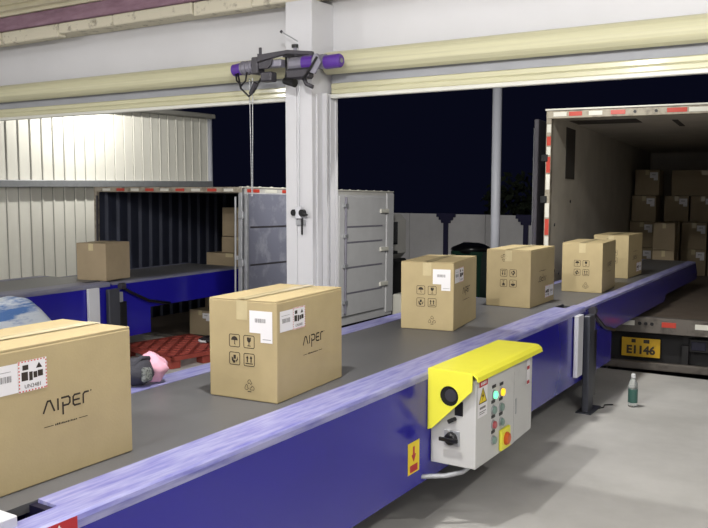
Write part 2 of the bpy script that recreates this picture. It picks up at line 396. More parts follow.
MB().tube([(-0.005, -0.01, 0.05), (-0.005, -0.008, 1.25)], 0.004, 6).build('cord', 'galv', sw)

# ------------------------------------------------------------------ lamps
def pendant(x, y, power, label):
    t = thing('pendant_lamp', label, 'lamp', (x, y, LAMP_Z), group='pendant lamps in the warehouse')
    MB().lathe([(0.26, 0.0), (0.255, 0.06), (0.12, 0.16), (0.05, 0.2), (0.05, 0.3), (0.035, 0.3), (0.035, 0.195), (0.11, 0.15), (0.245, 0.055), (0.25, 0.0), (0.26, 0.0)], 28).build('lamp_shade', 'lamp_shade', t, smooth=True)
    MB().tube([(0, 0, 0.28), (0, 0, 5.6-LAMP_Z)], 0.012, 8).build('rod', 'black', t)
    MB().lathe([(0.0, 0.05), (0.05, 0.07), (0.06, 0.11), (0.03, 0.17), (0.0, 0.18)], 16).build('bulb', 'bulb', t, smooth=True)
    ld = bpy.data.lights.new('lamp_light', 'POINT'); ld.energy = power; ld.color = (1.0, 0.975, 0.94); ld.shadow_soft_size = 0.045
    lo = bpy.data.objects.new('lamp_light', ld); COL.objects.link(lo); lo.parent = t; lo.location = (0, 0, 0.0)
for (x, y, p), lb in zip(LAMP_SPOTS, ['pendant lamp hanging over the main conveyor', 'pendant lamp hanging beside the left conveyor',
        'pendant lamp hanging at the right wall', 'pendant lamp behind the camera over the conveyor tail', 'added fill pendant hanging inside the right door']):
    pendant(x, y, p, lb)
def ceiling_panel(x, y, power, label):
    t = thing('ceiling_light', label, 'lamp', (x, y, 5.5), group='ceiling light panels in the warehouse')
    MB().box(-0.62, 0.62, -0.17, 0.17, 0.03, 0.1).build('panel_housing', 'lamp_shade', t, bevel=0.006)
    MB().box(-0.6, 0.6, -0.15, 0.15, 0.022, 0.03).build('diffuser', 'bulb', t)
    ld = bpy.data.lights.new('panel_light', 'AREA'); ld.shape = 'RECTANGLE'; ld.size = 1.2; ld.size_y = 0.3
    ld.energy = power; ld.color = (1.0, 0.98, 0.95)
    lo = bpy.data.objects.new('panel_light', ld); COL.objects.link(lo); lo.parent = t; lo.location = (0, 0, 0.015)
for (x, y, p), lb in zip(PANEL_SPOTS, ['ceiling light panel above the left aisle, nearer the doors', 'ceiling light panel above the conveyor tail, nearer the doors', 'ceiling light panel at the right wall, nearer the doors',
        'ceiling light panel above the left aisle, at the back', 'ceiling light panel above the middle aisle, at the back', 'ceiling light panel at the right wall, at the back']):
    ceiling_panel(x, y, p, lb)
def flood(x, y, z, power, where):
    t = thing('flood_lamp', 'outdoor flood lamp on a bracket above the %s of the yard wall' % where, 'lamp', (x, y, z), group='outdoor flood lamps')
    MB().box(-0.15, 0.15, -0.05, 0.05, 0.0, 0.2).build('lamp_housing', 'motor_dark', t, bevel=0.01)
    if where == 'left': MB().tube([(0, 0, 0.2), (0, 0, 0.32), (-1.26, 0, 0.32), (-1.26, 0, -0.545)], 0.02, 8).build('arm', 'motor_dark', t)
    else: MB().box(-0.03, 0.03, -0.29, -0.05, 0.08, 0.12).build('arm', 'motor_dark', t)
    if where != 'middle':
        ld = bpy.data.lights.new('flood_light', 'AREA'); ld.shape = 'RECTANGLE'; ld.size = 0.26; ld.size_y = 0.08
        rot = (0, R(38), 0) if where == 'left' else (R(40), 0, 0)
    else:
        ld = bpy.data.lights.new('flood_light', 'SPOT'); ld.spot_size = R(78); ld.spot_blend = 0.7; ld.shadow_soft_size = 0.08
        rot = Vector((-3.6, 6.0, -2.6)).to_track_quat('-Z', 'Y').to_euler()
    ld.energy = power; ld.color = (1.0, 0.98, 0.92)
    lo = bpy.data.objects.new('flood_light', ld); COL.objects.link(lo); lo.parent = t; lo.location = (0, 0.0, -0.012) if where == 'left' else (0, 0.09, -0.06)
    lo.rotation_euler = rot
for fl in FLOOD_SPOTS: flood(*fl)

# ================================================================== CONVEYORS
WID = 1.32
def conveyor(loc, label, y_start, diag, boom_end, boom2_end, skirt_start=None, boom_far=-0.99, base_bottom=0.32, rail='rail'):
    """local: x=0 near (right) edge, belt towards -x; y=0 end of the base's top; y to the truck"""
    t = thing('belt_conveyor', label, 'conveyor', loc)
    zt = 1.03
    side = [(y_start, zt-0.02), (0.0, zt-0.02), (diag, 0.66), (diag, base_bottom), (y_start, base_bottom)]
    MB().prism(side, 'x', -0.012, 0.0).build('side_panel', 'blue', t, bevel=0.003)
    MB().prism(side, 'x', -WID, -WID+0.012).build('side_panel', 'blue', t)
    MB().box(-WID+0.02, -0.02, y_start, y_start+0.012, base_bottom, zt-0.1).build('end_panel', 'blue', t)
    MB().box(-WID+0.012, -0.012, y_start, diag-0.02, base_bottom, base_bottom+0.012).build('bottom_panel', 'dark_gap', t)
    # rolled rail caps
    ss = y_start if skirt_start is None else skirt_start
    MB().prism([(0.006, zt-0.05), (0.006, zt-0.02), (0.0, zt-0.004), (-0.012, zt+0.004), (-0.108, zt+0.008), (-0.108, zt-0.03), (-0.012, zt-0.03)], 'y', y_start, 0.0).build('rail_cap', rail, t)
    MB().prism([(-0.110, zt-0.02), (-0.110, zt+0.006), (-0.222, zt+0.010), (-0.222, zt-0.03)], 'y', ss, -0.25).build('skirt_strip', rail, t)
    MB().prism([(-WID, zt-0.05), (-WID, zt+0.004), (-WID+0.19, zt+0.010), (-WID+0.19, zt-0.03)], 'y', y_start, 0.0).build('rail_cap', rail, t)
    MB().box(-0.236, -0.222, ss-0.02, 0.0, zt-0.06, zt-0.004).build('edge_seal', 'dark_gap', t)
    MB().box(-0.25, -0.108, ss-0.035, ss-0.005, zt-0.06, zt-0.002).build('edge_seal', 'dark_gap', t)
    MB().box(-WID+0.19, -0.226, y_start, 0.02, zt-0.03, zt+0.006).build('belt', 'belt', t)
    MB().tube([(-WID+0.19, 0.03, zt-0.05), (-0.23, 0.03, zt-0.05)], 0.05, 14).build('end_roller', 'dark_gap', t)
    # first boom
    def boom(xr, xl, y0, y1, zb, ztop, cut):
        sp = [(y0, ztop), (y1, ztop), (y1+cut, zb+0.1), (y1+cut-0.06, zb), (y0, zb)]
        MB().prism(sp, 'x', xr-0.012, xr).build('boom_panel', 'blue', t, bevel=0.003)
        MB().prism(sp, 'x', xl, xl+0.012).build('boom_panel', 'blue', t)
        MB().box(xl+0.012, xr-0.012, y0, y1, zb, zb+0.012).build('boom_bottom', 'dark_gap', t)
        MB().prism([(xr+0.004, ztop-0.02), (xr, ztop+0.004), (xr-0.11, ztop+0.012), (xr-0.11, ztop-0.02)], 'y', y0, y1).build('boom_rail', rail, t)
        MB().prism([(xl, ztop-0.02), (xl, ztop+0.004), (xl+0.1, ztop+0.012), (xl+0.1, ztop-0.02)], 'y', y0, y1).build('boom_rail', rail, t)
        MB().box(xl+0.1, xr-0.112, y0, y1+0.02, ztop-0.02, ztop+0.008).build('belt', 'belt', t)
        MB().box(xl, xr, y1, y1+0.02, ztop-0.1, ztop-0.005).build('boom_end_plate', 'dark_gap', t)
    boom(-0.016, boom_far, 0.05, boom_end, 0.645, zt-0.022, 0.35)
    if boom2_end: boom(-0.07, boom_far+0.05, boom_end+0.02, boom2_end, 0.70, zt-0.045, 0.2)
    # support leg with white guard strip
    lg = MB().box(0.012, 0.075, -0.08, 0.09, 0.0, 0.95).build('support_leg', 'grey_steel', t, bevel=0.008)
    MB().box(-0.03, 0.12, -0.13, 0.22, 0.0, 0.012).build('foot_plate', 'grey_steel', lg)
    MB().box(0.015, 0.065, 0.095, 0.21, 0.12, 0.78).build('cable_channel', 'black', lg, bevel=0.008)
    MB().box(0.02, 0.06, 0.07, 0.15, 0.78, 0.90).build('grey_clip', 'galv', lg)
    MB().tube([(0.10, 0.1, 0.006), (0.15, 0.2, 0.006), (0.13, 0.3, 0.006), (0.2, 0.36, 0.006)], 0.006, 6).build('loose_wire', 'black', lg, smooth=True)
    MB().box(0.007, 0.05, -0.36, -0.20, 0.40, 0.985).build('guard_strip', 'white_steel', t, bevel=0.004)
    MB().tube([(0.03, 0.13, 0.97), (0.03, 0.2, 0.97)], 0.04, 12).build('sensor_knob', 'motor_dark', t)
    MB().tube([(0.03, 0.14, 0.97), (0.03, 0.3, 0.88), (0.03, 0.6, 0.74), (0.025, 0.98, 0.66)], 0.018, 8).build('flexible_hose', 'black', t, smooth=True)
    return t

main = conveyor((-2.37, 7.95, 0), 'long blue telescopic belt conveyor carrying boxes into the right truck', -6.9, 0.98, 3.35, 6.1, skirt_start=-6.05)
left = conveyor((-7.86, 6.88, 0), 'blue belt conveyor at the left running into the small truck', -6.9, 0.66, 2.45, None, boom_far=-1.15, rail='rail_dull')

# warning sticker and sign on the main conveyor's panel (local x=0 plane)
st = MB().polys([rect(-0.075, 0.075, -0.1, 0.1)], lambda s, t: (0.0015, s, t)).build('warning_sticker', 'yellow2', main, (0, 4.44-7.95, 0.52))
MB().polys([rect(-0.05, 0.05, -0.09, -0.045)], lambda s, t: (0.0026, s, t)).build('sticker_text_band', 'red_sign', st)
MB().polys([[(-0.012, 0.07), (0.012, 0.07), (0.012, 0.02), (0.03, 0.02), (0, -0.03), (-0.03, 0.02), (-0.012, 0.02)]], lambda s, t: (0.0026, s, t)).build('arrow_symbol', 'red_sign', st)
sg = MB().polys([rect(-0.22, 0.1, -0.26, 0.0)], lambda s, t: (0.0015, s, t)).build('warning_sign', 'red_sign', main, (0.0075, 1.79-7.95, 1.030))
MB().polys([[(0.099, -0.055), (0.099, -0.10), (0.02, -0.10)], [(-0.219, -0.03), (-0.12, -0.10), (-0.219, -0.10)], rect(-0.22, 0.1, -0.26, -0.10)], lambda s, t: (0.0026, s, t)).build('sign_yellow_field', 'yellow2', sg)
put('sign_lettering', text_mesh('危险', 0.085, 'paper'), sg, (0.003, -0.035, -0.055), FACE_MX['+x'])
# white junction box at the tail of the conveyor
jb = bx('junction_box', 'white_steel', main, -0.30, -0.075, -6.62, -6.24, 0.98, 1.075, bevel=0.004)
MB().polys([[(-0.30, 0.0), (-0.17, 0.0), (-0.30, 0.045)]], lambda s, t: (-0.074, s-6.2, t+0.985)).build('red_decal', 'red_sign', jb)

# ------------------------------------------------------------------ control cabinet on the main conveyor
cabt = thing('control_cabinet', 'grey control cabinet under a yellow hood on the conveyor side', 'control box', (-2.366, 5.18, 0.43))
X0, X1 = 0.0, 0.312   # depth away from conveyor
cy = lambda y: y - 5.18
cz = lambda z: z - 0.43
MB().prism([(X0, cy(4.665)), (X1, cy(4.665)), (X1, cy(5.305)), (X0, cy(5.305))], 'z', 0.0, cz(1.0)).build('cabinet_body', 'cab', cabt, bevel=0.006, seg=2)
MB().prism([(X0, cy(5.308)), (X1-0.004, cy(5.308)), (X1-0.025, cy(5.715)), (X0, cy(5.715))], 'z', 0.0, cz(0.985)).build('cabinet_door', 'cab', cabt, bevel=0.005, seg=2)
MB().box(X1-0.012, X1-0.004, cy(5.30), cy(5.312), 0.01, cz(0.93)).build('door_seam', 'dark_gap', cabt)
fx = X1 + 0.0008
def front(y, z): return (fx, cy(y), cz(z))
for (y, z, m) in [(4.944, .851, 'lamp_green'), (5.069, .843, 'lamp_yellow'), (4.933, .753, 'btn_grey'), (5.061, .744, 'btn_grey'), (4.937, .654, 'btn_red'), (5.066, .642, 'btn_grey'), (4.938, .552, 'btn_grey')]:
    p = front(y, z)
    bz = MB().tube([(0, 0, 0), (0.008, 0, 0)], 0.031, 18).build('button_bezel', 'galv', cabt, p)
    MB().tube([(0.008, 0, 0), (0.02, 0, 0), (0.024, 0, 0)], [0.025, 0.025, 0.018], 18).build('button_lens', m, bz, smooth=False)
    MB().box(0, 0.003, -0.028, 0.028, 0.045, 0.065).build('button_caption', 'black', cabt, p)
p = front(5.116, 0.520)
es = MB().box(0, 0.022, -0.08, 0.08, -0.072, 0.072).build('emergency_stop_box', 'yellow', cabt, p, bevel=0.008, seg=2)
MB().tube([(0.022, 0, 0), (0.03, 0, 0)], 0.045, 16).build('stop_stem', 'orange', es)
MB().tube([(0.03, 0, 0), (0.042, 0, 0), (0.046, 0, 0)], [0.038, 0.038, 0.028], 18).build('stop_button', 'orange', es)
wl_ = MB().polys([rect(-0.075, 0.075, -0.1, 0.095)], lambda s, t: (0.001, s, t)).build('warning_label', 'paper', cabt, front(4.762, 0.850))
MB().polys([[(-0.06, -0.01), (0.06, -0.01), (0.0, 0.085)]], lambda s, t: (0.002, s, t)).build('yellow_triangle', 'yellow2', wl_)
MB().polys([[(0.008, 0.065), (-0.016, 0.03), (-0.002, 0.03), (-0.01, 0.0), (0.018, 0.038), (0.004, 0.038)]] + stroke([(-0.06, -0.01), (0.06, -0.01), (0.0, 0.085), (-0.06, -0.01)], 0.006), lambda s, t: (0.003, s, t)).build('lightning_symbol', 'print', wl_)
MB().polys([rect(-0.045, 0.045, -0.05, -0.035), rect(-0.05, 0.05, -0.07, -0.064), rect(-0.05, 0.03, -0.082, -0.077)], lambda s, t: (0.002, s, t)).build('label_print', 'barcode', wl_)
rd = MB().polys([rect(-0.065, 0.065, -0.02, 0.02)], lambda s, t: (0.0012, s, t)).build('red_header_label', 'red_sign', cabt, front(4.775, 0.962))
MB().polys([rect(-0.04+0.022*k, -0.026+0.022*k, -0.009, 0.009) for k in range(4)], lambda s, t: (0.002, s, t)).build('label_print', 'paper', rd)
ang = math.atan2(-0.021, 0.407)
dl = MB().polys([rect(-0.035, 0.035, -0.09, 0.09)], lambda s, t: (0.0025, s, t)).build('door_label', 'paper', cabt, (X1-0.004-0.021*0.75, cy(5.308+0.407*0.75), cz(0.87)), (0, 0, -ang))
MB().polys([rect(-0.028, 0.028, 0.02, 0.045), rect(-0.028, 0.028, -0.085, -0.06)], lambda s, t: (0.0035, s, t)).build('label_print', 'red_sign', dl)
MB().box(0.0, 0.008, -0.012, 0.012, -0.055, 0.055).build('door_handle', 'galv', cabt, (X1-0.011, cy(5.355), cz(0.68)), (0, 0, -ang), bevel=0.002)
# near side: rotary switch and small sensor
rs = MB().box(0.10, 0.205, cy(4.665)-0.012, cy(4.665), cz(0.56), cz(0.66)).build('switch_plate', 'galv', cabt, bevel=0.003)
kn = MB().tube([(0.152, cy(4.665)-0.012, cz(0.61)), (0.152, cy(4.665)-0.04, cz(0.61)), (0.152, cy(4.665)-0.046, cz(0.61))], [0.042, 0.038, 0.03], 18).build('switch_knob', 'black', rs)
MB().box(0.085, 0.215, cy(4.665)-0.062, cy(4.665)-0.044, cz(0.597), cz(0.623)).build('knob_grip', 'black', rs, bevel=0.004)
MB().tube([(0.17, cy(4.665), cz(0.735)), (0.165, cy(4.665)-0.03, cz(0.735)), (0.14, cy(4.665)-0.035, cz(0.72))], 0.014, 8).build('small_latch', 'black', cabt)
MB().box(0.17, 0.225, cy(4.665)-0.006, cy(4.665), cz(0.76), cz(0.85)).build('dark_vent', 'black', cabt)
# yellow hood
def plate_hole(poly, hole, y0, y1, name, m, parent):
    bm = bmesh.new()
    def loop(ps):
        vs = [bm.verts.new((p[0], y0, p[1])) for p in ps]
        return [bm.edges.new((vs[i], vs[(i+1) % len(vs)])) for i in range(len(vs))]
    es = loop(poly) + loop(hole)
    bmesh.ops.triangle_fill(bm, edges=es, use_beauty=True)
    r_ = bmesh.ops.extrude_face_region(bm, geom=bm.faces[:])
    for v in r_['geom']:
        if isinstance(v, bmesh.types.BMVert): v.co.y = y1
    bmesh.ops.recalc_face_normals(bm, faces=bm.faces)
    me = bpy.data.meshes.new(name); bm.to_mesh(me); bm.free(); me.materials.append(M[m])
    return put(name, me, parent)
hd = MB().prism([(0.0, cz(1.05)), (0.29, cz(1.05)), (0.315, cz(1.045)), (0.338, cz(1.025)), (0.345, cz(0.998)), (0.338, cz(0.998)), (0.33, cz(1.018)), (0.31, cz(1.036)), (0.29, cz(1.04)), (0.0, cz(1.04))], 'y', cy(4.625), cy(5.77)).build('hood_top', 'yellow', cabt)
ps = [(0.0, cz(1.05)), (0.305, cz(1.045)), (0.302, cz(0.935)), (0.03, cz(0.665)), (0.0, cz(0.655))]
plate_hole(ps, disc(0.148, cz(0.888), 0.064, 24), cy(4.620), cy(4.632), 'hood_side', 'yellow', cabt)
ps2 = [(0.0, cz(1.04)), (0.31, cz(1.035)), (0.29, cz(0.97)), (0.2, cz(0.93)), (0.0, cz(0.9))]
MB().prism(ps2, 'y', cy(5.755), cy(5.765)).build('hood_side', 'yellow', cabt)
gr_ = MB().tube([(0.148, cy(4.628), cz(0.888)), (0.148, cy(4.645), cz(0.888))], 0.066, 22).build('hole_grommet', 'rubber', cabt)
MB().tube([(0.158, cy(4.622), cz(0.893)), (0.158, cy(4.66), cz(0.893))], 0.04, 16).build('speaker_cone', 'motor_dark', gr_)
MB().tube([(-0.10, cy(4.50), -0.075), (0.02, cy(4.58), -0.07), (0.12, cy(4.64), -0.065), (0.2, cy(4.72), -0.05), (0.23, cy(4.78), -0.02), (0.23, cy(4.79), 0.01)], 0.016, 8).build('conduit', 'galv', cabt, smooth=True)

# ================================================================== CARTONS
CW, CL, CH = 0.445, 0.72, 0.55
OFF = 0.0016
def fY(s, t): return (s - CW/2, -CL/2 - OFF, t)
def fX(s, t): return (CW/2 + OFF, s - CL/2, t)
def fXn(s, t): return (-CW/2 - OFF, CL/2 - s, t)
def up2(fn): 
    def g(s, t):
        p = fn(s, t)
        return (p[0]*(1+0.0022 if fn is not fY else 1), p[1]*(1+0.0016 if fn is fY else 1), p[2])
    return g
body_me = MB().box(-CW/2, CW/2, -CL/2, CL/2, 0, CH-0.006).mesh('carton_body', 'card', bevel=0.006, seg=2)
body_shaded = MB().box(-CW/2, CW/2, -CL/2, CL/2, 0, CH-0.006).mesh('carton_body', 'card_shaded', bevel=0.006, seg=2)
def flap(m, sgn):
    x0, x1 = (-CW/2+0.002, -0.003) if sgn < 0 else (0.003, CW/2-0.002)
    return MB().prism([(x0, CH-0.006), (x1, CH-0.006), (x1, CH + (0.003 if sgn > 0 else 0.001)), (x0, CH-0.001)], 'y', -CL/2+0.001, CL/2-0.001).mesh('top_flap', m, bevel=0.0015)
flap_me = {(m, sg): flap(m, sg) for m in ('card', 'card_shaded') for sg in (-1, 1)}
tape_me = MB().polys([rect(CW*0.42, CW*0.58, CH*0.80, CH*0.99)], fY).add([(-0.034, -CL/2, CH+0.004), (0.034, -CL/2, CH+0.004), (0.034, CL/2, CH+0.004), (-0.034, CL/2, CH+0.004)], [(0, 1, 2, 3)]).mesh('sealing_tape', 'tape')
ship_poly = [(CW*.61, CH*.68), (CW*.77, CH*.68), (CW*.77, CH*.59), (CW*.94, CH*.59), (CW*.94, CH*.90), (CW*.61, CH*.90)]
ship_me = MB().polys([ship_poly], fY).mesh('shipping_label', 'paper')
rb = random.Random(3)
def bars(s0, s1, t0, t1, n):
    out = []
    for k in range(n):
        w = (s1-s0)/n; out.append(rect(s0+k*w, s0+k*w + w*rb.choice((0.35, 0.5, 0.7)), t0, t1))
    return out
shipbar_me = MB().polys(bars(CW*.69, CW*.85, CH*.785, CH*.825, 16) + [rect(CW*.80, CW*.92, CH*.62, CH*.625)], up2(fY)).mesh('barcode', 'barcode')
def zig(s0, s1, t0, t1):
    out = []; n = 9; d = 0.005
    for k in range(n):
        a = t0 + (t1-t0)*k/n; h = (t1-t0)/n
        out.append(rect(s0, s0+d, a, a+h*0.5)); out.append(rect(s1-d, s1, a, a+h*0.5))
        a = s0 + (s1-s0)*k/n; h = (s1-s0)/n
        out.append(rect(a, a+h*0.5, t0, t0+d)); out.append(rect(a, a+h*0.5, t1-d, t1))
    return out
L0, Lm, L1_, T0, T1 = CL*.04, CL*.22, CL*.40, CH*.685, CH*.905
def battery(fn):
    a = MB().polys([rect(L0, Lm, T0+0.004, T1-0.004), rect(Lm+0.001, L1_, T0, T1)], fn).mesh('battery_label', 'paper')
    b = MB().polys(zig(Lm+0.003, L1_-0.001, T0+0.001, T1-0.001), up2(fn)).mesh('red_hatched_border', 'paper_red')
    w = L1_-Lm
    c0 = Lm
    ic = [rect(c0+.16*w, c0+.36*w, T0+.70*(T1-T0), T0+.86*(T1-T0)), rect(c0+.12*w, c0+.34*w, T0+.36*(T1-T0), T0+.64*(T1-T0)),
          rect(c0+.38*w, c0+.50*w, T0+.34*(T1-T0), T0+.62*(T1-T0)), rect(c0+.53*w, c0+.66*w, T0+.40*(T1-T0), T0+.60*(T1-T0)), rect(c0+.68*w, c0+.86*w, T0+.42*(T1-T0), T0+.62*(T1-T0)),
          [(c0+.62*w, T0+.70*(T1-T0)), (c0+.84*w, T0+.70*(T1-T0)), (c0+.73*w, T0+.88*(T1-T0))]]
    d = MB().polys(ic, up2(fn)).mesh('battery_pictogram', 'print')
    e = MB().polys(bars(L0+0.02, Lm-0.025, T0+.42*(T1-T0), T0+.62*(T1-T0), 16) + [rect(L0+0.015, Lm-0.03, T0+.74*(T1-T0), T0+.755*(T1-T0))], up2(fn)).mesh('barcode', 'barcode')
    return a, b, d, e
def logo_polys():
    w = 0.0085; P = []
    def S(*pts): P.extend(stroke(pts, w))
    S((0.0, 0.0), (0.022, 0.048), (0.036, 0.048), (0.056, 0.0))
    S((0.076, 0.0), (0.076, 0.048))
    S((0.102, -0.026), (0.102, 0.026)); S((0.096, 0.048), (0.132, 0.048), (0.14, 0.040), (0.14, 0.020), (0.132, 0.012), (0.108, 0.012))
    S((0.196, 0.048), (0.166, 0.048), (0.158, 0.040), (0.158, 0.008), (0.166, 0.0), (0.196, 0.0)); S((0.164, 0.024), (0.192, 0.024))
    S((0.214, 0.0), (0.214, 0.040), (0.222, 0.048), (0.244, 0.048))
    P.append(disc(0.258, 0.050, 0.004, 8))
    return P
def tag_polys():
    out = [rect(0.0, 0.05, -0.066, -0.063), rect(0.185, 0.235, -0.066, -0.063)]
    q = random.Random(5)
    s = 0.058
    while s < 0.178:
        w = q.uniform(0.004, 0.008); out.append(rect(s, s+w, -0.0685, -0.0685 + q.uniform(0.006, 0.009))); s += w + 0.003
    return out
LS, LT = CL*.37, CH*.50
def logo(fn):
    a = MB().polys(logo_polys(), lambda s, t: fn(0.9*s+LS, 0.9*t+LT)).mesh('brand_lettering', 'print')
    b = MB().polys(tag_polys(), lambda s, t: fn(0.9*s+LS, 0.9*t+LT)).mesh('tagline_print', 'print')
    return a, b
def frame(cx, cy_, h, w):
    P = []; r = h*0.25; pts = []
    for (sx, sy, a0) in ((1, 1, 0), (-1, 1, PI/2), (-1, -1, PI), (1, -1, 1.5*PI)):
        for k in range(4):
            a = a0 + PI/2*k/3; pts.append((cx + sx*(h-r) + r*math.cos(a), cy_ + sy*(h-r) + r*math.sin(a)))
    pts.append(pts[0]); return stroke(pts, w)
def symbols():
    out = []; H_ = 0.034
    c1, c2, r1, r2 = CW*.385, CW*.60, CH*.585, CH*.405
    # umbrella
    P = frame(c1, r1, H_, 0.004); P.append(disc(c1, r1+0.002, 0.022, 12, 0, PI)); P += stroke([(c1, r1+0.004), (c1, r1-0.018), (c1+0.006, r1-0.02)], 0.004); out.append(P)
    # glass
    P = frame(c2, r1, H_, 0.004); P.append([(c2-0.013, r1+0.024), (c2+0.004, r1+0.024), (c2, r1+0.012), (c2+0.006, r1+0.024), (c2+0.013, r1+0.024), (c2+0.012, r1+0.005), (c2+0.003, r1-0.004), (c2-0.003, r1-0.004), (c2-0.012, r1+0.005)])
    P += stroke([(c2, r1-0.004), (c2, r1-0.02)], 0.004); P.append(rect(c2-0.011, c2+0.011, r1-0.024, r1-0.020)); out.append(P)
    # hands
    P = frame(c1, r2, H_, 0.004); P.append(rect(c1-0.008, c1+0.008, r2-0.002, r2+0.02)); P.append([(c1-0.02, r2+0.01), (c1-0.013, r2+0.006), (c1-0.008, r2-0.008), (c1+0.006, r2-0.012), (c1+0.002, r2-0.025), (c1-0.01, r2-0.024), (c1-0.02, r2-0.008)])
    P.append([(c1+0.019, r2+0.014), (c1+0.014, r2-0.004), (c1+0.008, r2-0.012), (c1+0.012, r2-0.02), (c1+0.021, r2-0.006)]); out.append(P)
    # two arrows up
    P = frame(c2, r2, H_, 0.004)
    for d in (-0.012, 0.012):
        P.append([(c2+d-0.009, r2+0.008), (c2+d+0.009, r2+0.008), (c2+d, r2+0.024)]); P.append(rect(c2+d-0.0035, c2+d+0.0035, r2-0.014, r2+0.008))
    P.append(rect(c2-0.024, c2+0.024, r2-0.023, r2-0.018)); out.append(P)
    return [MB().polys(p, fY).mesh('handling_symbol', 'print') for p in out]
def recycle():
    cx, cy_ = CW*.60, CH*.145; P = []
    def V(r_, a): return (cx + r_*math.cos(a), cy_ + r_*math.sin(a))
    for k in range(3):
        a = PI/2 + 2*PI*k/3
        P += stroke([V(0.027, a+0.42), V(0.034, a+0.12), V(0.034, a-0.12), V(0.022, a-0.85), V(0.012, a-0.7), V(0.016, a+0.05), V(0.015, a+0.6), V(0.027, a+0.42)], 0.0028)
    P.append(rect(cx-0.012, cx+0.012, cy_-0.034, cy_-0.029))
    return MB().polys(P, fY).mesh('recycling_mark', 'print')
BAT = {1: battery(fX), -1: battery(fXn)}; LOGO = {1: logo(fX), -1: logo(fXn)}
SYM = symbols(); REC = recycle()
def carton(label, loc, rz, group, flip=False, detail=2, shaded=False, scale=None, rot=None, bat=True, ship=True):
    t = thing('cardboard_box', label, 'box', loc, rot or (0, 0, R(rz)), group)
    if scale: t.scale = scale
    m = 'card_shaded' if shaded else 'card'
    put('carton_body', body_shaded if shaded else body_me, t)
    put('top_flap', flap_me[(m, -1)], t); put('top_flap', flap_me[(m, 1)], t)
    put('sealing_tape', tape_me, t)
    L, Ro = ((0, 0, CH), (0, PI, 0)) if flip else ((0, 0, 0), (0, 0, 0))
    if ship:
        s = put('shipping_label', ship_me, t, L, Ro); put('barcode', shipbar_me, s)
    if detail >= 1:
        sd = -1 if flip else 1
        if bat:
            a = put('battery_label', BAT[sd][0], t, L, Ro)
            put('red_hatched_border', BAT[sd][1], a); put('battery_pictogram', BAT[sd][2], a); put('barcode', BAT[sd][3], a)
            if not flip:
                w = L1_-Lm
                put('hazard_number', text_mesh('UN3481', 0.022, 'print'), a, (CW/2+OFF*1.8, (Lm+L1_)/2-CL/2, T0+.17*(T1-T0)), FACE_MX['+x'])
        lg = put('brand_lettering', LOGO[sd][0], t, L, Ro); put('tagline_print', LOGO[sd][1], lg)
        for sm in SYM: put('handling_symbol', sm, t, L, Ro)
        put('recycling_mark', REC, t, L, Ro)
    return t

BZ = 1.0375
G1 = 'branded boxes riding the main conveyor'
def at_corner(x, y, rz):  # near-right bottom corner (x,y) -> centre
    a = R(rz); dx, dy = -CW/2, CL/2
    return (x + dx*math.cos(a) - dy*math.sin(a), y + dx*math.sin(a) + dy*math.cos(a), BZ)
p = at_corner(-2.725, 1.77, 0)
carton('nearest brown branded box on the conveyor, cut by the left edge', (p[0], p[1], BZ), 0, G1)
carton('brown branded box on the conveyor in front of the white pillar', at_corner(-2.665, 3.45, 4.5), 4.5, G1)
carton('branded box with white labels just behind the yellow hood', at_corner(-2.835, 5.97, 9.5), 9.5, G1)
carton('upside-down branded box at the conveyor joint before the pole', at_corner(-2.76, 7.49, 1.0), 1.0, G1, flip=True, ship=False)
carton('branded box at the mouth of the right truck, handling symbols upright', (at_corner(-2.54, 9.12, 4)[0], at_corner(-2.54, 9.12, 4)[1], 1.017), 4, G1, bat=False, ship=False)
carton('box on the conveyor already inside the right truck, label low on its side', (at_corner(-2.67, 10.75, 0)[0], at_corner(-2.67, 10.75, 0)[1], 1.017), 0, G1, flip=True, ship=False)
carton('brown box standing on the left conveyor before the small truck', (-8.20, 7.09, BZ), 8, None, detail=0, ship=False, shaded=True, scale=(1.03, 0.62, 0.83))

# ================================================================== RIGHT TRUCK
RT = Matrix.Translation((-3.575, 10.12, 0.0)) @ Euler((R(-0.9), 0, R(5.5))).to_matrix().to_4x4()
rt = thing('box_truck', 'large box truck backed up at the right with open rear doors', 'truck')
rt.location = RT.to_translation(); rt.rotation_euler = RT.to_euler()
TW, TL, TF, TT = 2.5, 9.4, 0.60, 3.135
def rb_(name, m, x0, x1, y0, y1, z0, z1, bevel=0.0, parent=None): return bx(name, m, parent or rt, x0, x1, y0, y1, z0, z1, bevel)
rb_('truck_floor', 'truck_floor', 0.05, TW-0.05, 0.1, TL, TF-0.1, TF)
rb_('side_wall', 'truck_in', 0.0, 0.06, 0.1, TL, TF-0.1, TT-0.05)
rb_('side_wall', 'truck_in', TW-0.06, TW, 0.1, TL, TF-0.1, TT-0.05)
rb_('front_wall', 'truck_in', 0.06, TW-0.06, TL-0.06, TL, TF, TT-0.05)
rb_('roof', 'truck_in', 0.0, TW, 0.1, TL, TT-0.06, TT)
rf = rb_('rear_frame', 'truck_frame', 0.0, 0.065, 0.0, 0.1, TF-0.12, TT, 0.006)
rb_('frame_post', 'truck_frame', TW-0.075, TW, 0.0, 0.1, TF-0.12, TT, 0.006, rf)
rb_('frame_header', 'truck_frame', 0.0, TW, -0.006, 0.1, TT-0.105, TT, 0.006, rf)
rb_('rain_lip', 'refl_white', -0.01, TW+0.01, -0.03, 0.1, TT-0.006, TT+0.014, 0.003, rf)
sl = rb_('rear_sill', 'sill', 0.0, TW, -0.02, 0.1, TF-0.17, TF+0.02, 0.008)
xs = 0.07; k = 0
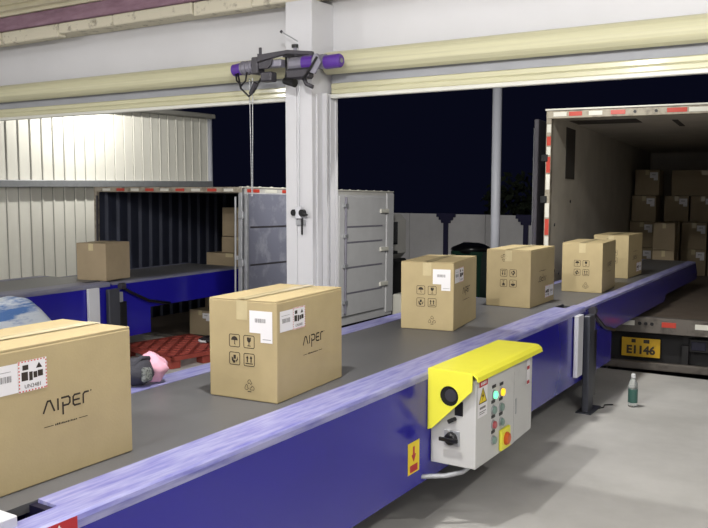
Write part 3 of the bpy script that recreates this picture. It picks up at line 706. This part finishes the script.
for (x0, w, m) in [(0.09, .16, 'refl_white'), (0.28, .16, 'refl_red'), (0.52, .16, 'refl_white'), (0.78, .17, 'refl_red'), (1.42, .22, 'refl_red'), (1.66, .22, 'refl_white'), (2.1, .17, 'refl_red')]:
    rb_('reflector_strip', m, x0, x0+w, -0.012, -0.006, TT-0.08, TT-0.028)
for xx in (1.06, 1.3):
    MB().tube([(xx, -0.006, TT-0.055), (xx, -0.016, TT-0.055)], 0.018, 12).build('marker_lamp', 'black', rt)
for (z, h, m) in [(2.86, .1, 'refl_white'), (2.70, .11, 'refl_red'), (2.58, .1, 'refl_white'), (2.36, .2, 'refl_red'), (2.15, .19, 'refl_white'), (1.80, .18, 'refl_white'), (1.58, .2, 'refl_red'), (1.36, .2, 'refl_white'), (1.1, .18, 'refl_red'), (.85, .2, 'refl_white')]:
    rb_('reflector_strip', m, 0.012, 0.062, -0.006, 0.0, z, z+h)
for (z) in (2.5, 1.98, 1.3):
    rb_('hinge', 'black', -0.05, 0.03, -0.015, 0.05, z, z+0.09, 0.006)
for (x0, w, m) in [(0.55, .16, 'refl_white'), (0.97, .17, 'refl_white'), (1.45, .16, 'refl_red'), (1.82, .19, 'refl_white'), (2.22, .16, 'refl_red')]:
    rb_('reflector_strip', m, x0, x0+w, -0.028, -0.02, TF-0.085, TF-0.025)
for xx in (1.2, 1.27, 1.34):
    MB().tube([(xx, -0.02, TF-0.055), (xx, -0.03, TF-0.055)], 0.022, 10).build('marker_lamp', 'black', rt)
# left door leaf swung open and folded back along the side
dr = rb_('open_door', 'motor_dark', -0.16, -0.10, 0.03, 1.18, TF, TT-0.1, 0.008)
MB().tube([(-0.19, 0.2, TF+0.1), (-0.19, 0.2, TT-0.2)], 0.018, 10).build('locking_bar', 'galv', dr)
dr2 = rb_('open_door', 'motor_dark', TW+0.10, TW+0.16, 0.03, 1.18, TF, TT-0.1, 0.008)
# flat dark patches on the lining and roof
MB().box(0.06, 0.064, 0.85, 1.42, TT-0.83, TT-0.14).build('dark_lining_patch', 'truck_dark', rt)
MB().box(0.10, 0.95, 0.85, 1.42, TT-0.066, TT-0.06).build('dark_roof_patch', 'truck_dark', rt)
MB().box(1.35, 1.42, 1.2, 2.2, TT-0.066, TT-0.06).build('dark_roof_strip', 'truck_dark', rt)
for (y, z) in [(0.3, 1.7), (0.35, 1.1), (0.9, 1.45), (0.6, 1.05), (1.6, 1.3), (1.2, 2.0)]:
    MB().tube([(0.06, y, z), (0.07, y, z)], 0.02, 8).build('lashing_ring', 'black', rt)
# underrun bar, chassis, plate, wheels
cx_ = rb_('chassis_frame', 'chassis', 0.7, 0.82, 0.15, TL, 0.2, TF-0.1)
rb_('chassis_rail', 'chassis', TW-0.82, TW-0.7, 0.15, TL, 0.2, TF-0.1, 0, cx_)
rb_('cross_member', 'chassis', 0.1, TW-0.1, 0.2, 0.3, 0.05, TF-0.12, 0, cx_)
ub = rb_('underrun_bar', 'sill', 0.1, TW-0.1, -0.02, 0.06, -0.02, 0.075, 0.01)
rb_('bar_bracket', 'chassis', 0.75, 0.82, 0.06, 0.2, 0.0, 0.3, 0, ub); rb_('bar_bracket', 'chassis', TW-0.82, TW-0.75, 0.06, 0.2, 0.0, 0.3, 0, ub)
lamp_b = rb_('tail_lamp', 'chassis', 1.75, 2.15, 0.1, 0.2, 0.22, 0.38, 0.01)
rb_('lens', 'dark_gap', 1.78, 1.94, 0.09, 0.1, 0.25, 0.35, 0.004, lamp_b)
plt = MB().box(-0.225, 0.225, -0.006, 0.0, -0.115, 0.115).build('licence_plate', 'plate', rt, (1.205, 0.10, 0.23), (0, 0, R(0)), bevel=0.004)
put('plate_number', text_mesh('E1146', 0.135, 'print'), plt, (0.0, -0.0075, -0.035), FACE_MX['-y'])
MB().polys([rect(-0.11, -0.06, 0.055, 0.1), rect(0.03, 0.10, 0.055, 0.1)], lambda s, t: (s, -0.0078, t)).build('plate_marks', 'print', plt)  # two dark marks in the plate's upper row
def wheel(parent, x, y, z, r, w):
    wv = MB().tube([(x-w/2, y, z), (x-w/2+0.03, y, z), (x+w/2-0.03, y, z), (x+w/2, y, z)], [r-0.04, r, r, r-0.04], 24).build('wheel', 'rubber', parent, smooth=False)
    MB().tube([(x-w/2-0.01, y, z), (x+w/2+0.01, y, z)], r*0.5, 16).build('wheel_rim', 'galv', wv)
for xx in (0.3, TW-0.3):
    for yy in (2.2, 3.3, TL+0.8): wheel(rt, xx, yy, -0.3+0.016*yy, 0.48, 0.3)
rb_('mud_flap', 'rubber', 0.12, 0.55, 1.55, 1.57, -0.35, 0.4); rb_('mud_flap', 'rubber', TW-0.55, TW-0.12, 1.55, 1.57, -0.35, 0.4)
cabm = rb_('cab', 'truck_out', 0.1, TW-0.1, TL+0.15, TL+1.9, 0.1, 2.6, 0.08)
rb_('windscreen', 'glass', 0.2, TW-0.2, TL+1.89, TL+1.92, 1.5, 2.4, 0, cabm)

# load in the right truck, placed in the truck's own frame so it stands on its floor
GR = 'stacked boxes in the right truck'
re_ = RT.to_euler()
def in_truck(T, x, y, z): return tuple(T @ Vector((x, y, z)))
S = (1.0, 1.0, 0.9); BH = CH*0.9 + 0.008; bw = CW
rows = ['bottom', 'second-lowest', 'second-highest', 'top']
for r_ in range(4):
    carton('%s box of the stack against the left wall of the right truck' % rows[r_], in_truck(RT, 0.31 + (0.0, 0.0, 0.02, 0.06)[r_], 6.75 + 0.05*r_, TF+0.004+BH*r_), 0, GR, detail=0, shaded=True, scale=S, rot=re_)
cols = ['second from the left wall', 'third from the left wall', 'fourth from the left wall']
for c_ in range(3):
    for r_ in range(3):
        carton('%s box in the stack %s inside the right truck' % (rows[r_], cols[c_]), in_truck(RT, 0.31 + (bw+0.03)*(c_+1) + (0.10 if r_ == 2 else 0), 6.75 + (0.5 if r_ == 2 else 0.0) + 0.03*c_, TF+0.004+BH*r_), 0, GR, detail=0, shaded=True, scale=S, rot=re_)
carton('wide box on top of the stacks at the back of the right truck', in_truck(RT, 1.42, 7.3, TF+0.004+BH*3), 0, GR, detail=0, shaded=True, scale=(2.9, 1.0, 0.9), rot=re_, ship=False)
carton('small box beyond the conveyor end, in front of the truck stack', in_truck(RT, 0.90, 5.1, TF+0.004), 0, GR, detail=0, shaded=True, scale=(0.8, 0.7, 1.0), rot=re_, ship=False)
carton('small box lifted onto another beyond the conveyor end in the truck', in_truck(RT, 0.90, 5.1, TF+CH+0.012), 0, GR, detail=0, shaded=True, scale=(0.8, 0.7, 0.85), rot=re_, ship=False)

# ================================================================== LEFT TRUCK (small)
LT_ = Matrix.Translation((-7.33, 8.70, 0.0)) @ Euler((R(-1.2), 0, R(2.5))).to_matrix().to_4x4()
lt = thing('box_truck', 'small box truck behind the pillar, rear open with dark inside', 'truck')
lt.location = LT_.to_translation(); lt.rotation_euler = LT_.to_euler()
LW, LLn, LF, LTp = 2.82, 4.5, 0.04, 2.17   # x from -LW to 0
def lb(name, m, x0, x1, y0, y1, z0, z1, bevel=0.0, parent=None): return bx(name, m, parent or lt, x0, x1, y0, y1, z0, z1, bevel)
lb('truck_floor', 'truck_floor', -LW+0.03, -0.03, 0.06, LLn, LF-0.1, LF)
lb('roof', 'truck_out', -LW, 0, 0.06, LLn, LTp-0.06, LTp)
def corr(name, axis, a0, a1, pos, sgn, z0, z1, m):
    mb = MB(); prof = []; a = a0
    while a < a1 - 0.2:
        prof += [(a, 0), (a+0.11, 0), (a+0.145, 0.035), (a+0.205, 0.035), (a+0.24, 0)]; a += 0.24
    prof.append((a1, 0)); n = len(prof)
    P = (lambda p, z: (pos+sgn*p[1], p[0], z)) if axis == 'y' else (lambda p, z: (p[0], pos+sgn*p[1], z))
    vs = [P(p, z0) for p in prof] + [P(p, z1) for p in prof]
    return mb.add(vs, [(i, i+1, n+i+1, n+i) for i in range(n-1)]).build(name, m, lt)
lb('side_wall', 'truck_out', -LW, -LW+0.02, 0.06, LLn, LF-0.1, LTp-0.06)
corr('corrugated_lining', 'y', 0.08, LLn-0.05, -LW+0.03, 1, LF, LTp-0.06, 'navy_in')
lb('front_wall', 'truck_out', -LW+0.02, -0.02, LLn-0.02, LLn, LF-0.1, LTp-0.06)
corr('corrugated_lining', 'x', -LW+0.06, -0.06, LLn-0.03, -1, LF, LTp-0.06, 'navy_in')
lb('side_wall', 'door_grey', -0.02, 0.0, 0.06, LLn, LF-0.1, LTp-0.06)
corr('corrugated_lining', 'y', 0.08, LLn-0.05, -0.03, -1, LF, LTp-0.06, 'navy_in')
fr = lb('rear_frame', 'truck_frame', -LW, -LW+0.06, 0.0, 0.06, LF-0.1, LTp, 0.006)
lb('frame_post', 'galv', -0.06, 0.0, 0.0, 0.06, LF-0.1, LTp, 0.006, fr)
lb('frame_header', 'truck_frame', -LW, 0.0, -0.006, 0.06, LTp-0.065, LTp+0.01, 0.006, fr)
lb('rear_sill', 'sill', -LW, 0.0, -0.01, 0.06, LF-0.16, LF+0.002, 0.006, fr)
MB().tube([(-LW+0.09, -0.02, LF+0.2), (-LW+0.09, -0.02, LTp-0.12)], 0.016, 8).build('locking_bar', 'motor_dark', fr)
MB().tube([(-0.09, -0.02, LF+0.2), (-0.09, -0.02, LTp-0.12)], 0.014, 8).build('locking_bar', 'galv', fr)
for z in (0.5, 1.1, 1.75): lb('hinge', 'galv', -0.05, 0.03, -0.02, 0.03, z, z+0.1, 0.006)
for k in range(9):
    x0 = -LW + 0.2 + 0.29*k
    lb('reflector_strip', 'refl_red' if k % 2 else 'refl_white', x0, x0+0.16, -0.012, -0.006, LTp-0.05, LTp-0.012)
# door leaf folded back 270 degrees against the side
ol = lb('open_door', 'door_blue', 0.03, 0.07, 0.03, 1.30, LF+0.02, LTp-0.08, 0.006)
for z in (0.55, 1.1, 1.62): lb('door_groove', 'motor_dark', 0.068, 0.0725, 0.10, 1.25, z, z+0.025, 0, ol)
lb('door_edge', 'galv', 0.03, 0.078, 0.02, 0.06, LF+0.02, LTp-0.08, 0.004, ol)
for k in range(4): lb('reflector_strip', 'refl_red' if k % 2 == 0 else 'refl_white', 0.0, 0.006, 0.12+0.42*k, 0.40+0.42*k, LTp-0.06, LTp-0.015)
# roof edge caps
cap = MB().lathe([(0.0, 0.016), (0.02, 0.012), (0.03, 0.0)], 10).mesh('roof_rivet', 'refl_white')
lb('roof_edge', 'refl_white', -0.05, 0.02, 0.0, LLn, LTp, LTp+0.018, 0.004)
for k in range(16): put('roof_rivet', cap, lt, (-0.01, 0.15+0.28*k, LTp+0.012))
# side door with locking bars
sdm = lb('side_door', 'door_grey', 0.0, 0.03, 2.55, 4.15, LF+0.05, LTp-0.09, 0.006)
for z in (0.45, 0.88, 1.30, 1.56): lb('door_groove', 'motor_grey', 0.029, 0.032, 2.78, 4.05, z, z+0.03, 0, sdm)
for (y, m) in ((2.2, 'galv'), (2.72, 'galv')):
    MB().tube([(0.055, y, LF+0.1), (0.055, y, LTp-0.1)], 0.022, 8).build('locking_bar', 'motor_grey', sdm)
    for z in (0.3, 0.9, 1.4, 1.9): lb('bar_bracket', 'galv', 0.0, 0.075, y-0.06, y+0.06, z, z+0.06, 0.004, sdm)
lb('door_gap', 'motor_dark', 0.0, 0.004, 2.46, 2.54, LF+0.05, LTp-0.09)
for z in (0.5, 1.12, 1.8): lb('hinge', 'refl_white', 0.02, 0.06, 3.95, 4.25, z, z+0.07, 0.006)
for k in range(6): lb('reflector_strip', 'refl_red' if k % 2 == 0 else 'refl_white', 0.001, 0.012, LLn-0.07, LLn-0.0, LF+0.3*k+0.2, LF+0.3*k+0.4)
lb('front_corner_post', 'door_grey', -0.05, 0.02, LLn-0.26, LLn+0.01, LF-0.05, LTp-0.02, 0.01)
# cab and running gear
cb = lb('cab', 'truck_out', -2.35, -0.55, LLn+0.12, LLn+1.8, 0.85, 1.75, 0.12)
lb('cab_lower', 'chassis', -2.35, -0.55, LLn+0.12, LLn+1.8, -0.4, 0.85, 0.05, cb)
lb('side_window', 'glass', -0.56, -0.545, LLn+0.5, LLn+1.3, 1.15, 1.6, 0, cb)
MB().box(-0.56, -0.25, LLn+0.55, LLn+0.72, 1.0, 1.06).build('mirror_arm', 'black', cb)
MB().prism([(LLn+0.15, 0.9), (LLn+0.15, 1.55), (LLn+0.35, 1.4), (LLn+0.52, 1.12), (LLn+0.5, 0.9)], 'x', -0.55, -0.35).build('air_deflector', 'refl_white', cb, bevel=0.01)
MB().box(-0.1, 0.12, LLn+0.2, LLn+0.8, -0.3, 0.28).build('side_tank', 'refl_white', lt, bevel=0.03)
MB().box(0.121, 0.124, LLn+0.3, LLn+0.7, -0.1, 0.2).build('green_marking', 'bin', lt)
lb('chassis_frame', 'chassis', -LW+0.8, -0.8, 0.3, LLn+1.6, -0.42, LF-0.1)
for xx in (-LW+0.3, -0.35):
    for yy in (1.3, LLn+1.0): wheel(lt, xx, yy, -0.42, 0.34, 0.25)
le = LT_.to_euler()
GL = 'boxes in the small left truck'
dm = dict(detail=0, shaded=True, rot=le)
def lbox(label, x, y, z, sx, sy, sz, ship=True):
    carton(label, in_truck(LT_, x, y, z), 0, GL, scale=(sx/CW, sy/CL, sz/CH), ship=ship, **dm)
lbox('large box at the bottom of the stack in the small truck', -1.22, 1.55, LF+0.004, 0.95, 0.6, 0.82, False)
lbox('long flat box in the stack inside the small truck', -1.22, 1.55, LF+0.835, 0.92, 0.55, 0.29)
lbox('medium box under the top one in the small truck', -1.08, 1.55, LF+1.135, 0.62, 0.5, 0.25)
lbox('tall box on top of the stack in the small truck', -1.09, 1.55, LF+1.395, 0.58, 0.5, 0.45)
lbox('small box on the truck bed under the left conveyor boom', -0.92, 0.42, LF+0.004, 0.4, 0.4, 0.36)

# ================================================================== SMALL THINGS
# bottle
bt = thing('water_bottle', 'clear plastic water bottle with green label standing on the concrete floor', 'bottle', (-1.99, 8.36, 0.0))
MB().lathe([(0.0, 0.004), (0.040, 0.0), (0.046, 0.012), (0.046, 0.10), (0.043, 0.115), (0.046, 0.13), (0.046, 0.205), (0.040, 0.24), (0.020, 0.285), (0.016, 0.295), (0.016, 0.315)], 22).build('bottle_body', 'bottle', bt, smooth=True)
MB().lathe([(0.0465, 0.045), (0.0472, 0.05), (0.0472, 0.175), (0.0465, 0.18)], 22).build('bottle_label', 'bottle_label', bt, smooth=True)
MB().lathe([(0.021, 0.295), (0.021, 0.328), (0.018, 0.333)], 18).build('bottle_cap', 'bottle_cap', bt)
# red pallet
pa = thing('plastic_pallet', 'red plastic pallet with lattice deck on the floor by the left conveyor', 'pallet', (-7.55, 7.75, 0.0), (0, 0, R(-12)))
A, B_ = 0.6, 0.55
MB().box(-A, A, -B_, -B_+0.06, 0.1, 0.15).box(-A, A, B_-0.06, B_, 0.1, 0.15).box(-A, -A+0.06, -B_, B_, 0.1, 0.15).box(A-0.06, A, -B_, B_, 0.1, 0.15).build('deck_rim', 'pallet', pa, bevel=0.004)
def slat(x0, y0, x1, y1):
    d = Vector((x1-x0, y1-y0, 0)); n_ = Vector((-d.y, d.x, 0)).normalized()*0.018
    a = Vector((x0, y0, 0)); b = Vector((x1, y1, 0))
    q = [a-n_, b-n_, b+n_, a+n_]
    return MB().add([(v.x, v.y, 0.118) for v in q] + [(v.x, v.y, 0.149) for v in q], [(3,2,1,0), (4,5,6,7), (0,1,5,4), (1,2,6,5), (2,3,7,6), (3,0,4,7)])
for sgn in (1, -1):
    k = -2.0
    while k < 2.0:
        pts = []
        a, b = -A+0.05, A-0.05; lo_, hi_ = -B_+0.05, B_-0.05
        # line y = sgn*x + k clipped to deck
        ya, yb = sgn*a + k, sgn*b + k
        t0, t1 = 0.0, 1.0
        for (q0, q1) in ((lo_, hi_),):
            dy = yb - ya
            ta, tb = (q0-ya)/dy, (q1-ya)/dy
            ta, tb = min(ta, tb), max(ta, tb); t0, t1 = max(t0, ta), min(t1, tb)
        if t1 - t0 > 0.06:
            slat(a+(b-a)*t0, ya+(yb-ya)*t0, a+(b-a)*t1, ya+(yb-ya)*t1).build('deck_slat', 'pallet', pa)
        k += 0.21
for xx in (-A+0.09, 0, A-0.09):
    for yy in (-B_+0.09, 0, B_-0.09): bx('pallet_foot', 'pallet', pa, xx-0.07, xx+0.07, yy-0.07, yy+0.07, 0.0, 0.118, 0.006)
co = thing('cord_bundle', 'dark tangled strap bundle lying on the red pallet', 'strap', (-7.40, 8.12, 0.151))
rr = random.Random(11)
for j in range(4):
    pts = [(0.13*math.cos(k*0.7+j)*(1+0.25*rr.random()) + 0.03*j, 0.10*math.sin(k*0.7+j)*(1+0.3*rr.random()), 0.015+0.014*j+0.01*rr.random()) for k in range(10)]
    MB().tube(pts, 0.014, 7).build('strap_loop', 'cord', co, smooth=True)
MB().tube([(0.16, -0.02, 0.03), (0.2, 0.05, 0.09), (0.26, 0.08, 0.05)], [0.035, 0.045, 0.02], 8).build('strap_handle', 'black', co, smooth=True)
MB().tube([(-0.08, -0.1, 0.02), (-0.02, -0.13, 0.02), (0.06, -0.12, 0.022)], 0.016, 7).build('white_tag', 'paper', co)

# pink and dark grey bag on the far rail
def lump(name, m, parent, rx, ry, rz, loc, amp, seed, bottom=None):
    bm = bmesh.new(); bmesh.ops.create_icosphere(bm, subdivisions=3, radius=1.0)
    q = random.Random(seed); ph = [q.uniform(0, 6) for _ in range(6)]
    for v in bm.verts:
        n_ = v.co.copy(); s = 1 + amp*(math.sin(3*n_.x+ph[0])*math.cos(4*n_.y+ph[1]) + 0.6*math.sin(6*n_.z+ph[2]+3*n_.x) + 0.4*math.sin(9*n_.y+ph[3]+5*n_.z))
        v.co = Vector((n_.x*rx*s, n_.y*ry*s, n_.z*rz*s))
        if bottom is not None and v.co.z < bottom: v.co.z = bottom
    me = bpy.data.meshes.new(name); bm.to_mesh(me); bm.free()
    for p_ in me.polygons: p_.use_smooth = True
    me.materials.append(M[m]); return put(name, me, parent, loc)
bgo = thing('crumpled_bag', 'small pink and dark grey bag lying on the far rail of the conveyor', 'bag', (-3.60, 3.40, 1.042))
lump('bag_body', 'dark_fabric', bgo, 0.10, 0.11, 0.085, (-0.02, -0.05, 0.08), 0.06, 2, -0.076)
lump('pink_flap', 'pink', bgo, 0.10, 0.075, 0.09, (0.0, 0.055, 0.086), 0.15, 5, -0.078)
MB().prism([(-0.10, 0.03), (-0.02, 0.03), (-0.03, 0.11), (-0.10, 0.12)], 'x', 0.062, 0.092).build('mesh_pocket', 'mesh_fabric', bgo, bevel=0.012)
MB().tube([(0.0, -0.14, 0.09), (0.03, -0.06, 0.165), (0.03, 0.0, 0.15)], 0.016, 8).build('bag_strap', 'dark_fabric', bgo, smooth=True)

# woven sack leaning on the left conveyor
sk = MB().prism([(-0.85, 0.0), (-0.88, 0.85), (-0.55, 0.99), (-0.08, 1.04), (0.02, 1.03), (0.16, 0.90), (0.30, 0.74), (0.42, 0.52), (0.40, 0.0)], 'y', -0.16, 0.16).build('woven_sack', 'sack', None, (-7.61, 5.45, 0.0), (0, 0, R(86)), bevel=0.05, seg=3, smooth=True)
tag(sk, 'blue and white striped woven sack standing by the left conveyor', 'sack')

# ================================================================== YARD
pol = thing('canopy_pole', 'pale round steel pole standing in the yard before the fence', 'pole', (-5.88, 14.1, -0.8))
MB().tube([(0, 0, 0), (0, 0, 4.9)], 0.085, 18).build('pole_shaft', 'pole', pol, smooth=True)
MB().box(-0.17, 0.17, -0.17, 0.17, 4.9, 4.93).build('pole_cap', 'galv', pol)
MB().box(-0.15, 0.15, -0.15, 0.15, 0.0, 0.02).build('base_plate', 'galv', pol)
MB().box(-0.1, 0.1, -0.3, 0.3, 4.93, 5.1).build('canopy_beam', 'galv', pol)

fe = thing('yard_fence', 'pale panel fence with stepped navy posts at the back of the yard', 'fence', (-9.0, 20.2, -0.8))
pan = MB().box(-0.555, 0.555, -0.02, 0.02, 0.05, 2.24).mesh('fence_panel', 'fence')
post = MB().prism([(-0.06, 0), (0.06, 0), (0.06, 2.0), (0.13, 2.0), (0.13, 2.08), (0.2, 2.08), (0.2, 2.16), (0.27, 2.16), (0.27, 2.26), (-0.27, 2.26), (-0.27, 2.16), (-0.2, 2.16), (-0.2, 2.08), (-0.13, 2.08), (-0.13, 2.0), (-0.06, 2.0)], 'y', -0.06, 0.06).mesh('fence_post', 'fence_post')
for k in range(-8, 4): put('fence_panel', pan, fe, (-0.82 + 0.56 + 1.125*k, 0, 0))
for k in range(-4, 3): put('fence_post', post, fe, (-0.82 + 2.25*k, -0.03, 0))

bn = thing('wheeled_bin', 'dark green bin lined with a black bag before the fence', 'bin', (-7.45, 16.6, -0.8))
MB().prism([(-0.26, -0.22), (0.26, -0.22), (0.3, 0.26), (-0.3, 0.26)], 'z', 0.08, 0.12).build('bin_base', 'bin', bn)
vs = []; fs = []
for (z, sx, sy) in ((0.1, 0.24, 0.22), (1.25, 0.33, 0.32), (1.25, 0.37, 0.36), (1.33, 0.37, 0.36)):
    for (a, b) in ((-1, -.8), (-.8, -1), (.8, -1), (1, -.8), (1, .8), (.8, 1), (-.8, 1), (-1, .8)): vs.append((a*sx, b*sy, z))
for i in range(3):
    for k in range(8): fs.append((i*8+k, i*8+(k+1) % 8, (i+1)*8+(k+1) % 8, (i+1)*8+k))
fs.append(tuple(range(8))); MB().add(vs, fs).build('bin_body', 'bin', bn)
lump('bin_bag', 'bag', bn, 0.40, 0.36, 0.13, (0, 0, 1.34), 0.14, 21)
bn.scale = (1.0, 1.0, 1.2)
for sx in (-1, 1): MB().tube([(sx*0.2, 0.26, 0.1), (sx*0.26, 0.26, 0.1)], 0.1, 14).build('bin_wheel', 'rubber', bn)

# dark trees beyond the fence
def tree(x, y, h, r, label, seed):
    t = thing('tree', label, 'tree', (x, y, -0.8), group='dark trees beyond the fence')
    MB().tube([(0, 0, 0), (0.05, 0, h*0.5), (0.0, 0.05, h*0.8)], [0.14, 0.1, 0.04], 8).build('trunk', 'tree', t)
    q = random.Random(seed); mb = MB()
    for k in range(420):
        a = q.uniform(0, 2*PI); u = q.uniform(-1, 1); rad = r*q.random()**0.4
        c_ = Vector((rad*math.sqrt(1-u*u)*math.cos(a), rad*math.sqrt(1-u*u)*math.sin(a), h*0.72 + 0.55*h*0.5*u*rad/r))
        d1 = Vector((q.uniform(-1, 1), q.uniform(-1, 1), q.uniform(-1, 1))).normalized()*0.16
        d2 = Vector((q.uniform(-1, 1), q.uniform(-1, 1), q.uniform(-1, 1))).normalized()*0.09
        mb.add([c_-d1, c_+d2, c_+d1, c_-d2], [(0, 1, 2, 3)])
    o = mb.build('foliage', 'tree', t); o['kind'] = 'stuff'
tree(-8.6, 22.6, 3.4, 1.2, 'dark leafy tree beyond the fence left of the pole', 1)
tree(-6.4, 22.9, 3.2, 1.0, 'dark leafy tree beyond the fence beside the truck door', 2)
